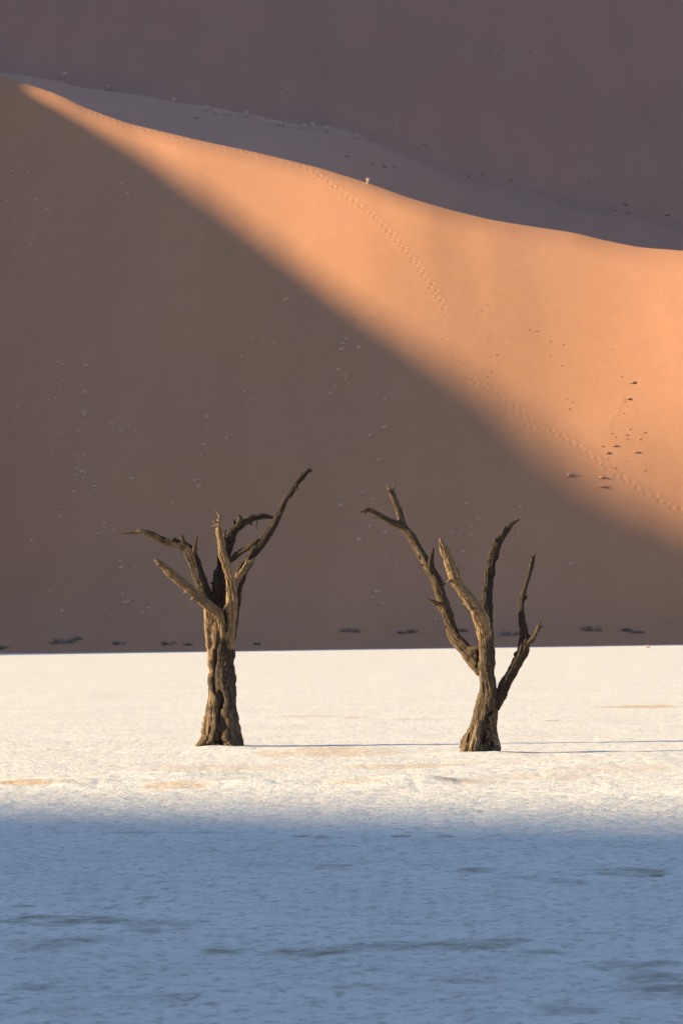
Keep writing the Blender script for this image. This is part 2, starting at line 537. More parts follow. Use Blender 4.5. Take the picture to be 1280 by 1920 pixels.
LEFT = [
    Limb('trunk', None, 0.12, [(415, 1386, 34, .08), (415, 1380, 34, .06), (415, 1368, 32.5, 0), (415.5, 1349, 30, 0), (416, 1325, 28.5, 0), (416.5, 1302, 27.5, 0), (416, 1278, 26.5, 0), (415, 1255, 25.5, 0), (413.5, 1224, 23.5, 0), (413, 1197, 24, 0), (411, 1175, 24, 0.02), (406, 1155, 18, .05)]),
    Limb('trunk', None, 0.55, [(404, 1392, 12, -.18), (402, 1370, 12, -.15), (402, 1345, 12, -.12), (402, 1315, 12, -.1), (402, 1290, 13, -.09), (402, 1262, 12, -.08)]),
    Limb('trunk', None, 0.02, [(430, 1385, 13, -.15), (429, 1350, 13, -.12), (428, 1315, 13, -.1), (427, 1275, 13, -.1), (425, 1240, 12, -.13), (424, 1215, 9, -.12)]),
    Limb('trunk', None, 0.60, [(404, 1290, 5, .0), (401, 1260, 8, -.06), (399.5, 1225, 10.5, -.1), (398, 1195, 12, -.1), (396, 1165, 13, -.05), (394, 1142, 11, 0)]),
    Limb('trunk', None, 0.10, [(425, 1290, 5, -.05), (428, 1262, 8, -.1), (427.5, 1230, 10, -.12), (428, 1205, 12, -.12), (431, 1180, 12, -.1)]),
    Limb('root', 'trunk', 0.50, [(396, 1340, 10, -.12), (390, 1368, 11, -.16), (385, 1386, 10, -.2), (377, 1397, 8, -.25), (369, 1404, 5, -.3), (364, 1408, 3, -.33)]),
    Limb('root', 'trunk', 0.30, [(436, 1350, 10, -.1), (440, 1380, 12, -.15), (443, 1396, 12, -.2), (447, 1406, 9, -.24)]),
    Limb('root', 'trunk', 0.30, [(425, 1350, 10, -.2), (428, 1380, 11, -.26), (432, 1398, 9, -.34), (436, 1407, 7, -.4)]),
    Limb('root', 'trunk', 0.30, [(405, 1340, 9, -.2), (403, 1370, 9, -.25), (398, 1388, 7, -.28), (390, 1396, 6, -.3)]),
    Limb('root', 'trunk', 0.30, [(415, 1340, 22, .2), (415, 1380, 28, .25), (415, 1408, 30, .28)]),
    # A: golden upright limb
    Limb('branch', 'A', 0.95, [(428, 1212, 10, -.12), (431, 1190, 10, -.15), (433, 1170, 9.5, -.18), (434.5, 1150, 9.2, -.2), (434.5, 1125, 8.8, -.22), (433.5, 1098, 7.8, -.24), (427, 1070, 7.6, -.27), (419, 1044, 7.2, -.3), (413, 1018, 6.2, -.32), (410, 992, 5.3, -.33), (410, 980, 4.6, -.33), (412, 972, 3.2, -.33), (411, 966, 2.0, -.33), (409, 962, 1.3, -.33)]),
    Limb('twig', 'A', 0.7, [(411, 984, 3.6, -.33), (404, 986, 3, -.35), (398, 987, 1.8, -.36)]),
    Limb('twig', 'A', 0.7, [(411, 968, 1.8, -.33), (408, 961, 1.2, -.33), (402, 958, 1.0, -.33)]),
    Limb('twig', 'A', 0.8, [(413, 978, 2.5, -.33), (415, 972, 1.2, -.34)]),
    Limb('twig', 'A', 0.8, [(438, 1150, 4, -.2), (443, 1141, 2, -.2), (445, 1135, 1.2, -.2)]),
    # B: low golden branch to the left
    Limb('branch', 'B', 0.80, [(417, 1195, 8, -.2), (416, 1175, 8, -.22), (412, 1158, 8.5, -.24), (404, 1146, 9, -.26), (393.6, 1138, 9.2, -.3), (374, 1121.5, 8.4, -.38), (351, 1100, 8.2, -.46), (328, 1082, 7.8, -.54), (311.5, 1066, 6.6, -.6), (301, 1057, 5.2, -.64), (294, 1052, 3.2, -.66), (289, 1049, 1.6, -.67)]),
    Limb('twig', 'B', 0.8, [(303, 1060, 3.5, -.64), (296, 1060, 2, -.66), (291, 1061, 1.1, -.67)]),
    # C: high dark branch to the left
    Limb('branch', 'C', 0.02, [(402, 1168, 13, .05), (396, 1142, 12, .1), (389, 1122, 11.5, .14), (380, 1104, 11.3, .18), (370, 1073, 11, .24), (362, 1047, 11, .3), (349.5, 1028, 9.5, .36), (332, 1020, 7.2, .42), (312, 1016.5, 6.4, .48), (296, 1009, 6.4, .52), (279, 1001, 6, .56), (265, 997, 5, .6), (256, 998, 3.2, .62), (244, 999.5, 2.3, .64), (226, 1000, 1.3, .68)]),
    Limb('twig', 'C', 0.25, [(350, 1030, 5, .34), (344, 1016, 4, .34), (341, 1003, 2.3, .34)]),
    Limb('twig', 'C', 0.12, [(334, 1020, 5, .38), (327, 1012, 4.4, .36), (321, 1014, 3.0, .34)]),
    Limb('twig', 'C', 0.12, [(366, 1052, 6, .26), (364.5, 1036, 4.8, .24), (366.5, 1020, 3.2, .22), (368.5, 1010, 2.2, .21), (369.8, 1002, 1.2, .2)]),
    Limb('twig', 'C', 0.5, [(262, 996, 4, .6), (258, 993.5, 2, .6), (254, 994, 1.1, .6)]),
    # D: dark middle limb reaching to the right
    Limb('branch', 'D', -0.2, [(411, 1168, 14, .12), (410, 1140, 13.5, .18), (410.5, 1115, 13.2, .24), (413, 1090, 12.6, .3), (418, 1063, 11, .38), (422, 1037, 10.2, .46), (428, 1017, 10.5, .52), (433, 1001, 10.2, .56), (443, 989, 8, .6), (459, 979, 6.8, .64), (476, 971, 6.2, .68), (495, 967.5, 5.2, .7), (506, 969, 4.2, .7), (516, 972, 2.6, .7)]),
    Limb('twig', 'D', 0.2, [(444, 990, 6, .58), (449, 980, 5, .56), (450.5, 972, 3.6, .55), (447, 965, 1.4, .54)]),
    Limb('twig', 'D', 0.9, [(480, 971, 2.6, .66), (482, 979, 1.8, .64), (480.5, 986, 1.3, .63), (481, 992, 1.0, .63)]),
    Limb('twig', 'D', 0.15, [(424, 1030, 6, .4), (420, 1012, 5, .4), (421, 999, 3, .4), (424, 994, 1.5, .4)]),
    Limb('branch', 'F', 0.15, [(424, 1056, 5.4, .36), (434, 1049, 5.2, .3), (449, 1037, 5, .25), (466, 1026, 4.6, .2), (477, 1018, 3.6, .18), (485, 1009, 1.3, .16)]),
    Limb('twig', 'F', 0.15, [(474, 1021, 3.2, .19), (484, 1019, 2.4, .17), (489, 1013, 1.1, .15)]),
    # E: long limb rising to the right
    Limb('branch', 'E', -0.05, [(432, 1195, 11, 0), (437, 1165, 10, .0), (441, 1135, 9, .02), (444, 1110, 8.6, .04), (448, 1088, 9, .08), (457, 1066, 9, .12), (472, 1041, 8.2, .16), (488, 1021, 7.6, .2), (505, 997, 7.2, .24), (518, 975, 6.7, .28), (526, 958, 6.3, .3), (532, 942, 5.7, .32), (544, 925, 5.6, .35), (559, 903, 5.2, .38), (572, 888, 4.9, .4), (579, 881, 4.0, .41)]),
    Limb('twig', 'E', 0.4, [(524, 965, 4, .28), (530, 960, 2.6, .27), (533.5, 956.5, 1.1, .26)]),
    Limb('twig', 'E', 0.5, [(576, 884, 3.4, .4), (577.5, 879.5, 1.3, .4)]),
    Limb('twig', 'E', 0.5, [(578, 883, 3.4, .41), (581.5, 880, 2, .41), (582, 876.5, 1.1, .41)]),
    Limb('twig', 'E', 0.4, [(579, 884, 3, .41), (586, 882.5, 1.3, .41)]),
    Limb('branch', 'G', 0.75, [(438, 1120, 6, -.1), (440, 1098, 7, -.1), (446, 1083, 7, -.08), (455, 1071, 6.2, -.04), (464, 1059, 5.2, 0), (474, 1050, 3.6, .03), (480, 1046.5, 2.2, .04), (485.5, 1042.5, 1.1, .05)]),
    Limb('twig', 'G', 0.5, [(463, 1058, 4.6, .0), (464, 1050, 3, .02), (467, 1043, 1.3, .03)]),
    # short dead stump in the fork
    Limb('twig', 'B', 0.05, [(421, 1165, 8, -.1), (421, 1150, 7, -.1), (419, 1143, 4.5, -.1)]),
    Limb('twig', 'D', 0.4, [(421, 1148, 5, .0), (427, 1135, 3.6, .0), (431, 1125, 2, .0)]),
]
RIGHT = [
    Limb('trunk', None, 0.26, [(884, 1409, 22, .05), (889, 1392, 19, .03), (895, 1368, 16, 0), (901, 1342, 15, 0), (910, 1316, 17, 0), (914, 1289, 17, 0), (912, 1263, 16, 0), (911.5, 1237, 15.3, 0), (911.5, 1211, 15, 0), (908, 1186, 15, -.02), (902, 1166, 15, -.05), (897, 1150, 14, -.08)]),
    Limb('trunk', None, 0.22, [(921, 1410, 13, 0), (921.5, 1392, 14, 0), (919.5, 1370, 11.5, 0), (921, 1348, 12.5, 0), (923, 1333, 12.5, 0), (924, 1314, 13, 0), (922, 1292, 11, 0)]),
    Limb('trunk', None, 0.30, [(904, 1412, 22, .22), (905, 1380, 19, .2), (908, 1340, 15, .12), (912, 1300, 14, .05)]),
    Limb('root', 'trunk', 0.6, [(891, 1352, 4, .0), (886, 1367, 6, -.05), (879, 1387, 8.5, -.12), (872, 1403, 8, -.2), (865, 1413, 6, -.26), (859, 1420, 3.5, -.3)]),
    Limb('root', 'trunk', 0.5, [(897, 1350, 4, -.08), (893, 1371, 6, -.15), (889, 1392, 8.5, -.22), (885, 1408, 8, -.3), (882, 1420, 6, -.38)]),
    Limb('root', 'trunk', 0.35, [(903, 1368, 4, -.1), (901, 1385, 6, -.13), (900, 1400, 8, -.16), (897, 1414, 8, -.2)]),
    Limb('root', 'trunk', 0.35, [(925, 1368, 4, -.06), (928, 1385, 6, -.1), (930, 1400, 8, -.12), (928, 1414, 8, -.16)]),
    Limb('root', 'trunk', 0.35, [(916, 1362, 3, -.06), (914, 1377, 5, -.1), (912, 1395, 6, -.14), (917, 1410, 7, -.16)]),
    # golden limb
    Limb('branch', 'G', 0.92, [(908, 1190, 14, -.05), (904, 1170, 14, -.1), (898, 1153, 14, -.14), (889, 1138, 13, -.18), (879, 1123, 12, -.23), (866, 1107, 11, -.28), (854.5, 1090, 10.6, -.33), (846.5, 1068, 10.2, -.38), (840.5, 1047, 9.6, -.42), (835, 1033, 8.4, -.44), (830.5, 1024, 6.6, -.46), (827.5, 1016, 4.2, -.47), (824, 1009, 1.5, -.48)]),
    Limb('twig', 'G', 0.95, [(831, 1028, 5, -.46), (825, 1026, 3, -.48), (823, 1022, 1.3, -.49)]),
    Limb('twig', 'G', 0.8, [(890, 1137, 7, -.14), (893, 1133, 4, -.12), (891.5, 1130, 1.5, -.12)]),
    Limb('twig', 'G', 0.9, [(848, 1088, 5, -.38), (841, 1090, 3, -.42), (838, 1091, 1.5, -.44)]),
    # H: long limb to the left
    Limb('branch', 'H', 0.30, [(906, 1262, 12, .0), (899, 1245, 15, .04), (889, 1233, 15, .08), (877, 1223, 13, .12), (865, 1212, 12, .16), (854.5, 1199, 11, .2), (848, 1186, 10.4, .24), (843, 1171, 10, .28), (838.5, 1155, 10.3, .32), (830.5, 1134, 10.3, .36), (822.5, 1109, 10.6, .42), (814.5, 1084, 10.6, .48), (805, 1064, 10, .53), (794, 1045, 9.4, .57), (783, 1027, 8.2, .61), (772, 1008, 7.4, .65), (761, 992, 7.4, .68), (754, 981, 6.6, .7), (748, 960, 5.4, .73), (741, 941, 5.1, .76), (735, 926, 4.8, .78), (732, 918, 3.2, .79)]),
    Limb('twig', 'H', 0.45, [(732, 922, 3.4, .78), (728, 915, 2.1, .79), (725.5, 907.5, 1.0, .8)]),
    Limb('twig', 'H', 0.45, [(735, 924, 3.4, .78), (737.5, 914, 2.0, .79), (738.8, 905, 1.0, .8)]),
    Limb('twig', 'H', 0.5, [(733, 926, 3.4, .76), (727, 921, 2.2, .75), (725, 918, 1.1, .75)]),
    Limb('branch', 'K', 0.30, [(759, 990, 6.6, .68), (745, 983.5, 6.2, .66), (729, 977, 5.6, .62), (713, 967.5, 5, .58), (698, 959, 4.5, .54), (687, 956, 3.6, .5), (679, 958.5, 2.4, .47), (673.5, 962, 1.2, .45)]),
    Limb('twig', 'K', 0.6, [(712, 969, 3.4, .56), (703, 970, 2.0, .54), (697, 970, 1.0, .53)]),
    Limb('twig', 'H', 0.05, [(813, 1082, 7, .44), (808, 1062, 6, .42), (808, 1046, 4.6, .4), (810.5, 1035, 3, .39), (811.5, 1027, 1.6, .38)]),
    Limb('twig', 'H', 0.55, [(829, 1140, 7, .34), (820, 1133, 5, .3), (811, 1127.5, 3.4, .26), (805, 1125, 2.0, .24), (799.5, 1122.5, 1.1, .22)]),
    Limb('twig', 'H', 0.45, [(885, 1219, 7, .04), (893, 1215.5, 4.5, .0), (897, 1214, 2.5, -.02)]),
    # I: dark middle limb
    Limb('branch', 'I', -0.15, [(917, 1200, 8, .14), (917.5, 1178, 7.4, .2), (914.5, 1156, 8.4, .26), (912.5, 1134, 9, .3), (913.5, 1109, 9.2, .34), (916, 1084, 9.3, .38), (920, 1059, 8.6, .42), (926.5, 1034, 8.2, .46), (933.5, 1016, 7.8, .5), (942, 1004, 6.2, .53), (949, 995, 5.2, .55), (956, 986, 4.2, .57), (964, 979, 2.8, .59), (973, 973.5, 1.1, .61)]),
    Limb('twig', 'I', 0.1, [(931, 1024, 6, .46), (928, 1014, 4, .45), (927.5, 1009, 2, .44)]),
    Limb('twig', 'I', 0.1, [(942, 1006, 5, .52), (944, 994, 3.2, .5), (947, 987, 1.3, .5)]),
    # J: right-hand branch
    Limb('branch', 'J', -0.2, [(928, 1328, 9, .0), (935, 1310, 9, -.02), (943, 1291, 9, -.04), (952, 1272, 9, -.06), (961, 1256, 9.2, -.08), (969.5, 1240, 9.6, -.1), (977, 1224, 10, -.1), (982.5, 1210, 9.8, -.1), (983.5, 1198, 8.6, -.09), (981.5, 1183, 7.6, -.07), (978.7, 1165, 7, -.04), (977.2, 1140, 6.2, 0), (979.5, 1121, 5.9, .03), (984, 1102, 5.1, .06), (991, 1078, 4.6, .1), (996.5, 1060, 4, .12), (999.5, 1050, 2.6, .14), (1002, 1038, 1.0, .15)]),
    Limb('twig', 'J', 0.4, [(981, 1124, 4, .02), (985.5, 1121, 2.6, .0), (988.5, 1116, 1.1, -.01)]),
    Limb('twig', 'J', 0.3, [(994, 1066, 3.4, .1), (994.5, 1055, 2.0, .1), (997, 1049, 1.1, .1)]),
    Limb('branch', 'L', 0.35, [(983, 1212, 7.5, -.12), (990.5, 1205, 6, -.16), (999, 1197, 4.8, -.2), (1005, 1184, 4.1, -.24), (1009, 1174, 3, -.27), (1013, 1165, 1.1, -.29)]),
    Limb('twig', 'L', 0.45, [(1007, 1184, 3, -.25), (1012, 1180, 1.3, -.26)]),
    Limb('twig', 'J', 0.15, [(972, 1226, 6, -.06), (966, 1226, 4, -.04), (963, 1229, 2, -.02)]),
]

def add_spurs(limbs, seed):
    # short snapped spurs left along the limbs
    rng = random.Random(seed)
    for L in [l for l in limbs if l.part == 'branch']:
        n = len(L.pts)
        for _ in range(max(1, n // 4)):
            i = rng.randrange(max(2, n // 4), n - 1)
            (x0, y0, r0, d0), (x1, y1, r1, d1) = L.pts[i - 1], L.pts[i]
            f = rng.random()
            x, y, r, dd = x0 + (x1 - x0) * f, y0 + (y1 - y0) * f, r0 + (r1 - r0) * f, d0 + (d1 - d0) * f
            tx, ty = x1 - x0, y1 - y0
            k = math.hypot(tx, ty) + 1e-6
            tx, ty = tx / k, ty / k
            sd = rng.choice((-1, 1))
            a = rng.uniform(0.35, 0.8)
            vx, vy = tx * (1 - a) - sd * ty * a, ty * (1 - a) + sd * tx * a
            k = math.hypot(vx, vy); vx, vy = vx / k, vy / k
            ln = r + rng.uniform(3, 9)
            w = min(2.6, r * 0.5)
            q = rng.uniform(-.06, .06)
            limbs.append(Limb('twig', L.parent, min(1, L.tint + .15), [(x, y, w * 1.3, dd), (x + vx * ln * .6, y + vy * ln * .6, w, dd + q * .6), (x + vx * ln + rng.uniform(-1, 1), y + vy * ln + rng.uniform(-1, 1), 1.0, dd + q)]))
add_spurs(LEFT, 5)
add_spurs(RIGHT, 8)

def catmull(P, step):
    P = np.asarray(P)
    Q = np.vstack([2 * P[0] - P[1], P, 2 * P[-1] - P[-2]])
    out = []
    for i in range(1, len(Q) - 2):
        p0, p1, p2, p3 = Q[i - 1], Q[i], Q[i + 1], Q[i + 2]
        n = max(2, int(np.linalg.norm((p2 - p1)[:3]) / step))
        t = (np.arange(n) / n)[:, None]
        out.append(0.5 * (2 * p1 + (p2 - p0) * t + (2 * p0 - 5 * p1 + 4 * p2 - p3) * t ** 2 + (3 * p1 - p0 - 3 * p2 + p3) * t ** 3))
    out.append(P[-1:])
    return np.vstack(out)

def build_tree(base, limbs, label, dents, seed, voxel=0.0085):
    depth = base[1]
    root_loc = Vector((base[0], base[1], 0))
    org = np.array((base[0], base[1], 0))
    rng = np.random.default_rng(seed)
    Vs, Fs, nv = [], [], 0
    S = []           # skeleton samples: pos, tangent, frame n, frame b, arc length, radius, limb index
    for li, L in enumerate(limbs):
        pts = []
        for (px, py, r, dy) in L.pts:
            p = at(px, py, depth + dy) - org
            pts.append((*p, max(r * (depth + dy) / FPX, 0.0105)))
        C = catmull(pts, 0.022)
        pos, rad = C[:, :3].copy(), np.maximum(C[:, 3], 0.0095)
        # crooked run and knobbly girth
        s = np.concatenate([[0], np.cumsum(np.linalg.norm(np.diff(pos, axis=0), axis=1))])
        wob = np.stack([noise(s * 5 + 31 * li, s * 0 + k, seed=seed + k) for k in range(3)], -1) + 0.6 * np.stack([noise(s * 13 + 7 * li, s * 0 + k, seed=seed + 9 + k) for k in range(3)], -1)
        fade = np.minimum(1, s / 0.15)[:, None]
        pos += wob * fade * (0.10 * np.minimum(rad, .09))[:, None]
        rad = rad * (1 + 0.09 * noise(s * 7, s * 0 + li, seed=seed + 5) + 0.06 * noise(s * 19, s * 0 + li, seed=seed + 6))
        T = np.gradient(pos, axis=0)
        T /= np.linalg.norm(T, axis=1)[:, None] + 1e-9
        N = np.zeros_like(T)
        n0 = np.cross(T[0], (0.3, 1, 0.2)); n0 /= np.linalg.norm(n0)
        for i in range(len(T)):
            n0 = n0 - T[i] * np.dot(n0, T[i]); n0 /= np.linalg.norm(n0) + 1e-9
            N[i] = n0
        B = np.cross(T, N)
        K = 22
        a = np.arange(K) / K * 2 * math.pi
        lob = 1 + 0.10 * np.cos(2 * a[None, :] + s[:, None] * 2.0 + li) + 0.06 * np.cos(3 * a[None, :] - s[:, None] * 2.6 + 2 * li) + 0.05 * np.cos(5 * a[None, :] + s[:, None] * 1.5)
        ring = pos[:, None, :] + rad[:, None, None] * lob[:, :, None] * (np.cos(a)[None, :, None] * N[:, None, :] + np.sin(a)[None, :, None] * B[:, None, :])
        n = len(pos)
        V = np.vstack([ring.reshape(-1, 3), pos[0] - T[0] * rad[0] * 0.5, pos[-1] + T[-1] * rad[-1] * 0.6])
        i = np.arange(n - 1)[:, None] * K; j = np.arange(K)[None, :]; j2 = (j + 1) % K
        q = np.stack([i + j, i + j2, i + K + j2, i + K + j], -1).reshape(-1, 4)
        tri = np.vstack([q[:, [0, 1, 2]], q[:, [0, 2, 3]],
                         np.stack([j[0] * 0 + n * K, j2[0], j[0]], -1),
                         np.stack([j[0] * 0 + n * K + 1, (n - 1) * K + j[0], (n - 1) * K + j2[0]], -1)])
        Vs.append(V); Fs.append(tri + nv); nv += len(V)
        S.append((pos, T, N, B, s, rad, np.full(n, li)))
    src = mesh_np('limb_source', np.vstack(Vs), np.vstack(Fs))
    tmp = bpy.data.objects.new('limb_source', src)
    col.objects.link(tmp)
    md = tmp.modifiers.new('remesh', 'REMESH'); md.mode = 'VOXEL'; md.voxel_size = voxel; md.adaptivity = 0.0
    sm = tmp.modifiers.new('smooth', 'SMOOTH'); sm.factor = 0.5; sm.iterations = 3
    dg = bpy.context.evaluated_depsgraph_get()
    ev = tmp.evaluated_get(dg).to_mesh()
    nvx = len(ev.vertices)
    V = np.empty(nvx * 3, np.float32); ev.vertices.foreach_get('co', V); V = V.reshape(-1, 3).astype(np.float64)
    Nn = np.empty(nvx * 3, np.float32); ev.vertices.foreach_get('normal', Nn); Nn = Nn.reshape(-1, 3).astype(np.float64)
    lp = np.empty(len(ev.loops), np.int32); ev.loops.foreach_get('vertex_index', lp)
    F = lp.reshape(-1, 4)
    tmp.evaluated_get(dg).to_mesh_clear()
    bpy.data.objects.remove(tmp); bpy.data.meshes.remove(src)
    pos, Tt, Na, Ba, ss, rr, ll = (np.concatenate([x[k] for x in S]) for k in range(7))
    near = np.empty(nvx, np.int64)
    for c in range(0, nvx, 4000):
        q = V[c:c + 4000]
        d2 = (q ** 2).sum(1)[:, None] + (pos ** 2).sum(1)[None, :] - 2 * q @ pos.T
        near[c:c + 4000] = np.argmin(np.sqrt(np.maximum(d2, 0)) - rr[None, :], axis=1)
    # trunk and roots share the grain of the main stem
    woody = np.array([L.part in ('trunk', 'root') for L in limbs])
    lnear = ll[near]
    tv = np.where(woody[lnear])[0]
    main = np.where(ll == 0)[0]
    gn = near.copy()
    for c in range(0, len(tv), 8000):
        q = V[tv[c:c + 8000]]
        d2 = (q ** 2).sum(1)[:, None] + (pos[main] ** 2).sum(1)[None, :] - 2 * q @ pos[main].T
        gn[tv[c:c + 8000]] = main[np.argmin(d2, axis=1)]
    li_part = lnear
    near = gn
    D = V - pos[near]
    a = (D * Na[near]).sum(1); b = (D * Ba[near]).sum(1); r = rr[near]; s = ss[near]; li = ll[near]
    ln = np.sqrt(a * a + b * b) + 1e-6
    # around-the-limb coordinates twist slowly as the grain does
    tw = s * (0.9 + 0.5 * np.sin(li * 2.1))
    ca, sa = a / ln, b / ln
    ca, sa = ca * np.cos(tw) - sa * np.sin(tw), ca * np.sin(tw) + sa * np.cos(tw)
    girth = np.sqrt(np.maximum(r, .02))          # more furrows on thicker wood
    bx, by, bz = ca * girth * 11 + li * 3.1, sa * girth * 11 + li * 1.7, s * 1.0
    n1 = 1 - np.abs(noise(bx * 1.9, by * 1.9, bz * 1.5, seed + 1)) * 2.8
    n2 = 1 - np.abs(noise(bx * 4.6, by * 4.6, bz * 3.2, seed + 2)) * 2.4
    n4 = noise(bx * 6, by * 6, bz * 9.0, seed + 4)
    n3 = noise(V[:, 0] * 9, V[:, 1] * 9, V[:, 2] * 7, seed + 3)
    amp = np.clip(r, 0.008, 0.075) * np.where(woody[li_part], 0.5, 1.1)
    furrow = np.clip(n1, 0, 1) ** 2 * 0.75 + np.clip(n2, 0, 1) ** 2 * 0.45
    disp = amp * (-0.20 * np.clip(n1, 0, 1) ** 2 - 0.11 * np.clip(n2, 0, 1) ** 2 + 0.12 * n3 + 0.06 * n4 + 0.05)
    deep = np.zeros(nvx)
    for (pts, w, dep) in dents:
        P = np.array([at(px, py, depth - .2) - org for px, py in pts])[:, [0, 2]]
        w = w * depth / FPX
        q = V[:, [0, 2]]
        best = np.full(nvx, 1e9)
        for p, p2 in zip(P[:-1], P[1:]):
            e = p2 - p
            t = np.clip(((q - p) @ e) / (e @ e), 0, 1)
            best = np.minimum(best, np.linalg.norm(q - p - t[:, None] * e, axis=1))
        g = np.exp(-(best / w) ** 2) * np.clip(-Nn[:, 1] * 1.6, 0, 1)
        disp -= dep * g
        deep = np.maximum(deep, g)
    V = V + Nn * disp[:, None]
    V[:, 2] = np.maximum(V[:, 2], -0.12)
    # vertex normals of the whole tree, so that the parts meet without a seam
    fn = np.cross(V[F[:, 2]] - V[F[:, 0]], V[F[:, 3]] - V[F[:, 1]])
    VN = np.zeros_like(V)
    for k in range(4):
        for ax in range(3):
            VN[:, ax] += np.bincount(F[:, k], weights=fn[:, ax], minlength=nvx)
    VN /= np.linalg.norm(VN, axis=1)[:, None] + 1e-12
    tints = np.array([L.tint for L in limbs])[li_part]
    # blend the wood tone along the joints
    for _ in range(25):
        acc = np.zeros(nvx); cnt = np.zeros(nvx)
        for k in range(4):
            acc += np.bincount(F[:, k], weights=tints[F[:, (k + 1) % 4]] + tints[F[:, (k + 3) % 4]], minlength=nvx)
            cnt += np.bincount(F[:, k], minlength=nvx) * 2.0
        tints = 0.4 * tints + 0.6 * acc / np.maximum(cnt, 1)
    root = bpy.data.objects.new('dead_tree', None)
    root.location = root_loc
    col.objects.link(root)
    tag(root, label, 'tree', 'dead trees on the pan')
    flimb = np.sort(li_part[F], axis=1)[:, 1]
    def part_of(i):
        L = limbs[i]
        return ('trunk', '') if L.part == 'trunk' else ((L.part, i) if L.part in ('root', 'twig') else ('branch', L.parent))
    keys = [part_of(i) for i in range(len(limbs))]
    objs = {}
    order = [('trunk', '')] + [k for k in dict.fromkeys(keys) if k[0] == 'branch'] + [k for k in dict.fromkeys(keys) if k[0] in ('root', 'twig')]
    kid = {k: n for n, k in enumerate(order)}
    fk = np.array([kid[k] for k in keys])[flimb]
    for k in order[::-1]:                       # stray scraps of a small part go to what it grows on
        if k[0] == 'trunk': continue
        ids = np.where(fk == kid[k])[0]
        if len(ids) == 0: continue
        lab = {}
        def find(v):
            while lab.setdefault(v, v) != v:
                lab[v] = lab[lab[v]]; v = lab[v]
            return v
        for f in F[ids].tolist():
            r0 = find(f[0])
            for v in f[1:]:
                lab[find(v)] = r0
        comp = np.array([find(f) for f in F[ids][:, 0].tolist()])
        vals, cnt = np.unique(comp, return_counts=True)
        to = ('branch', limbs[k[1]].parent) if k[0] == 'twig' else ('trunk', '')
        fk[ids[comp != vals[np.argmax(cnt)]]] = kid[to]
    for k in order:
        sel = F[fk == kid[k]]
        if len(sel) < 6: continue
        idx, inv = np.unique(sel, return_inverse=True)
        inv = inv.reshape(-1, 4)
        me = mesh_np(k[0], V[idx], inv)
        fattr(me, 'tint', tints[idx])
        fattr(me, 'furrow', np.clip(furrow[idx] * 0.8 + deep[idx] * 0.4, 0, 1))
        vattr(me, 'bark', np.stack([bx, by, bz * 4], -1)[idx])
        me.normals_split_custom_set_from_vertices(VN[idx].astype(np.float32))
        par = root
        if k[0] == 'root': par = objs[('trunk', '')]
        if k[0] == 'twig': par = objs[('branch', limbs[k[1]].parent)]
        o = link(k[0], me, MAT_WOOD, par)
        objs[k] = o
    print('tree', nvx, 'verts', len(objs), 'parts')
    return root

build_tree(TREE_L, LEFT, 'dead tree with the thick upright trunk and many crooked bare branches', [
    ([(388, 1400), (399, 1395), (413, 1393), (425, 1395), (431, 1400)], 3.6, 0.13),
    ([(403, 1222), (404.5, 1234), (402.5, 1242)], 3.2, 0.07),
    ([(412, 1300), (416, 1312), (413, 1325)], 4.0, 0.10),
    ([(413, 1318), (411, 1340), (408, 1370), (404, 1390)], 2.2, 0.035),
    ([(403, 1300), (401, 1275), (402, 1250), (405, 1225), (410, 1200), (411, 1170)], 2.4, 0.035),
    ([(432, 1365), (432, 1385)], 1.5, 0.03), ([(386, 1352), (384, 1376)], 1.3, 0.014), ([(396, 1356), (393, 1374)], 1.4, 0.018),
    ([(425, 1150), (425, 1170), (424, 1182)], 2.4, 0.06),
    ([(396, 1330), (397, 1352)], 1.6, 0.025), ([(427, 1290), (434, 1310)], 1.8, 0.025), ([(394, 1310), (396, 1330)], 1.6, 0.02),
], 101)
build_tree(TREE_R, RIGHT, 'dead tree with the leaning split trunk, one golden limb and spread bare branches', [
    ([(922, 1336), (914, 1342), (909, 1356), (907, 1380), (905.5, 1396), (907, 1408)], 2.3, 0.07),
    ([(917, 1388), (919, 1396), (918, 1404)], 4.0, 0.08),
    ([(913, 1366), (917, 1368)], 1.6, 0.03),
    ([(880, 1374), (877, 1390)], 1.6, 0.03), ([(890, 1385), (885, 1405)], 1.5, 0.03),
    ([(906, 1280), (907, 1296)], 1.4, 0.025), ([(913, 1282), (914, 1290)], 1.4, 0.03), ([(912, 1322), (914, 1330)], 1.6, 0.03), ([(913, 1250), (914, 1258)], 1.5, 0.03),
    ([(933, 1295), (932, 1310), (929, 1325)], 1.8, 0.03),
    ([(788, 1044), (789, 1046)], 2.2, 0.035), ([(896, 1222), (895, 1240), (894, 1252)], 1.8, 0.04),
], 202)

# ------------------------------------------------------------------ the white clay pan
prow = []
yy = 1990.0
while yy > 1214.0:
    e = (1179.0 - yy) / FPX
    prow.append(-CAM_H / e)
    yy -= 1.0
prow = np.concatenate([np.array([3, 5, 8, 11.0]), np.array(prow), np.array([450, 520, 600.0])])
ui = np.linspace(-0.112, 0.112, 560)
uo = 0.112 + np.cumsum(np.geomspace(0.001, 0.9, 26))
UP = np.concatenate([-uo[::-1], ui, uo])
YP = np.broadcast_to(prow[:, None], (len(prow), len(UP)))
XP = UP[None, :] * YP
res = np.gradient(prow)[:, None]                 # keep relief above the local row spacing
ZP = 0.010 * noise(XP * 0.45, YP * 0.45, seed=41)
ZP = ZP + 0.005 * noise(XP * 1.5, YP * 1.5, seed=42) * np.clip(0.35 / res, 0, 1)
ZP = ZP + 0.008 * noise(XP * 3.7, YP * 3.7, seed=43) * np.clip(0.15 / res, 0, 1)
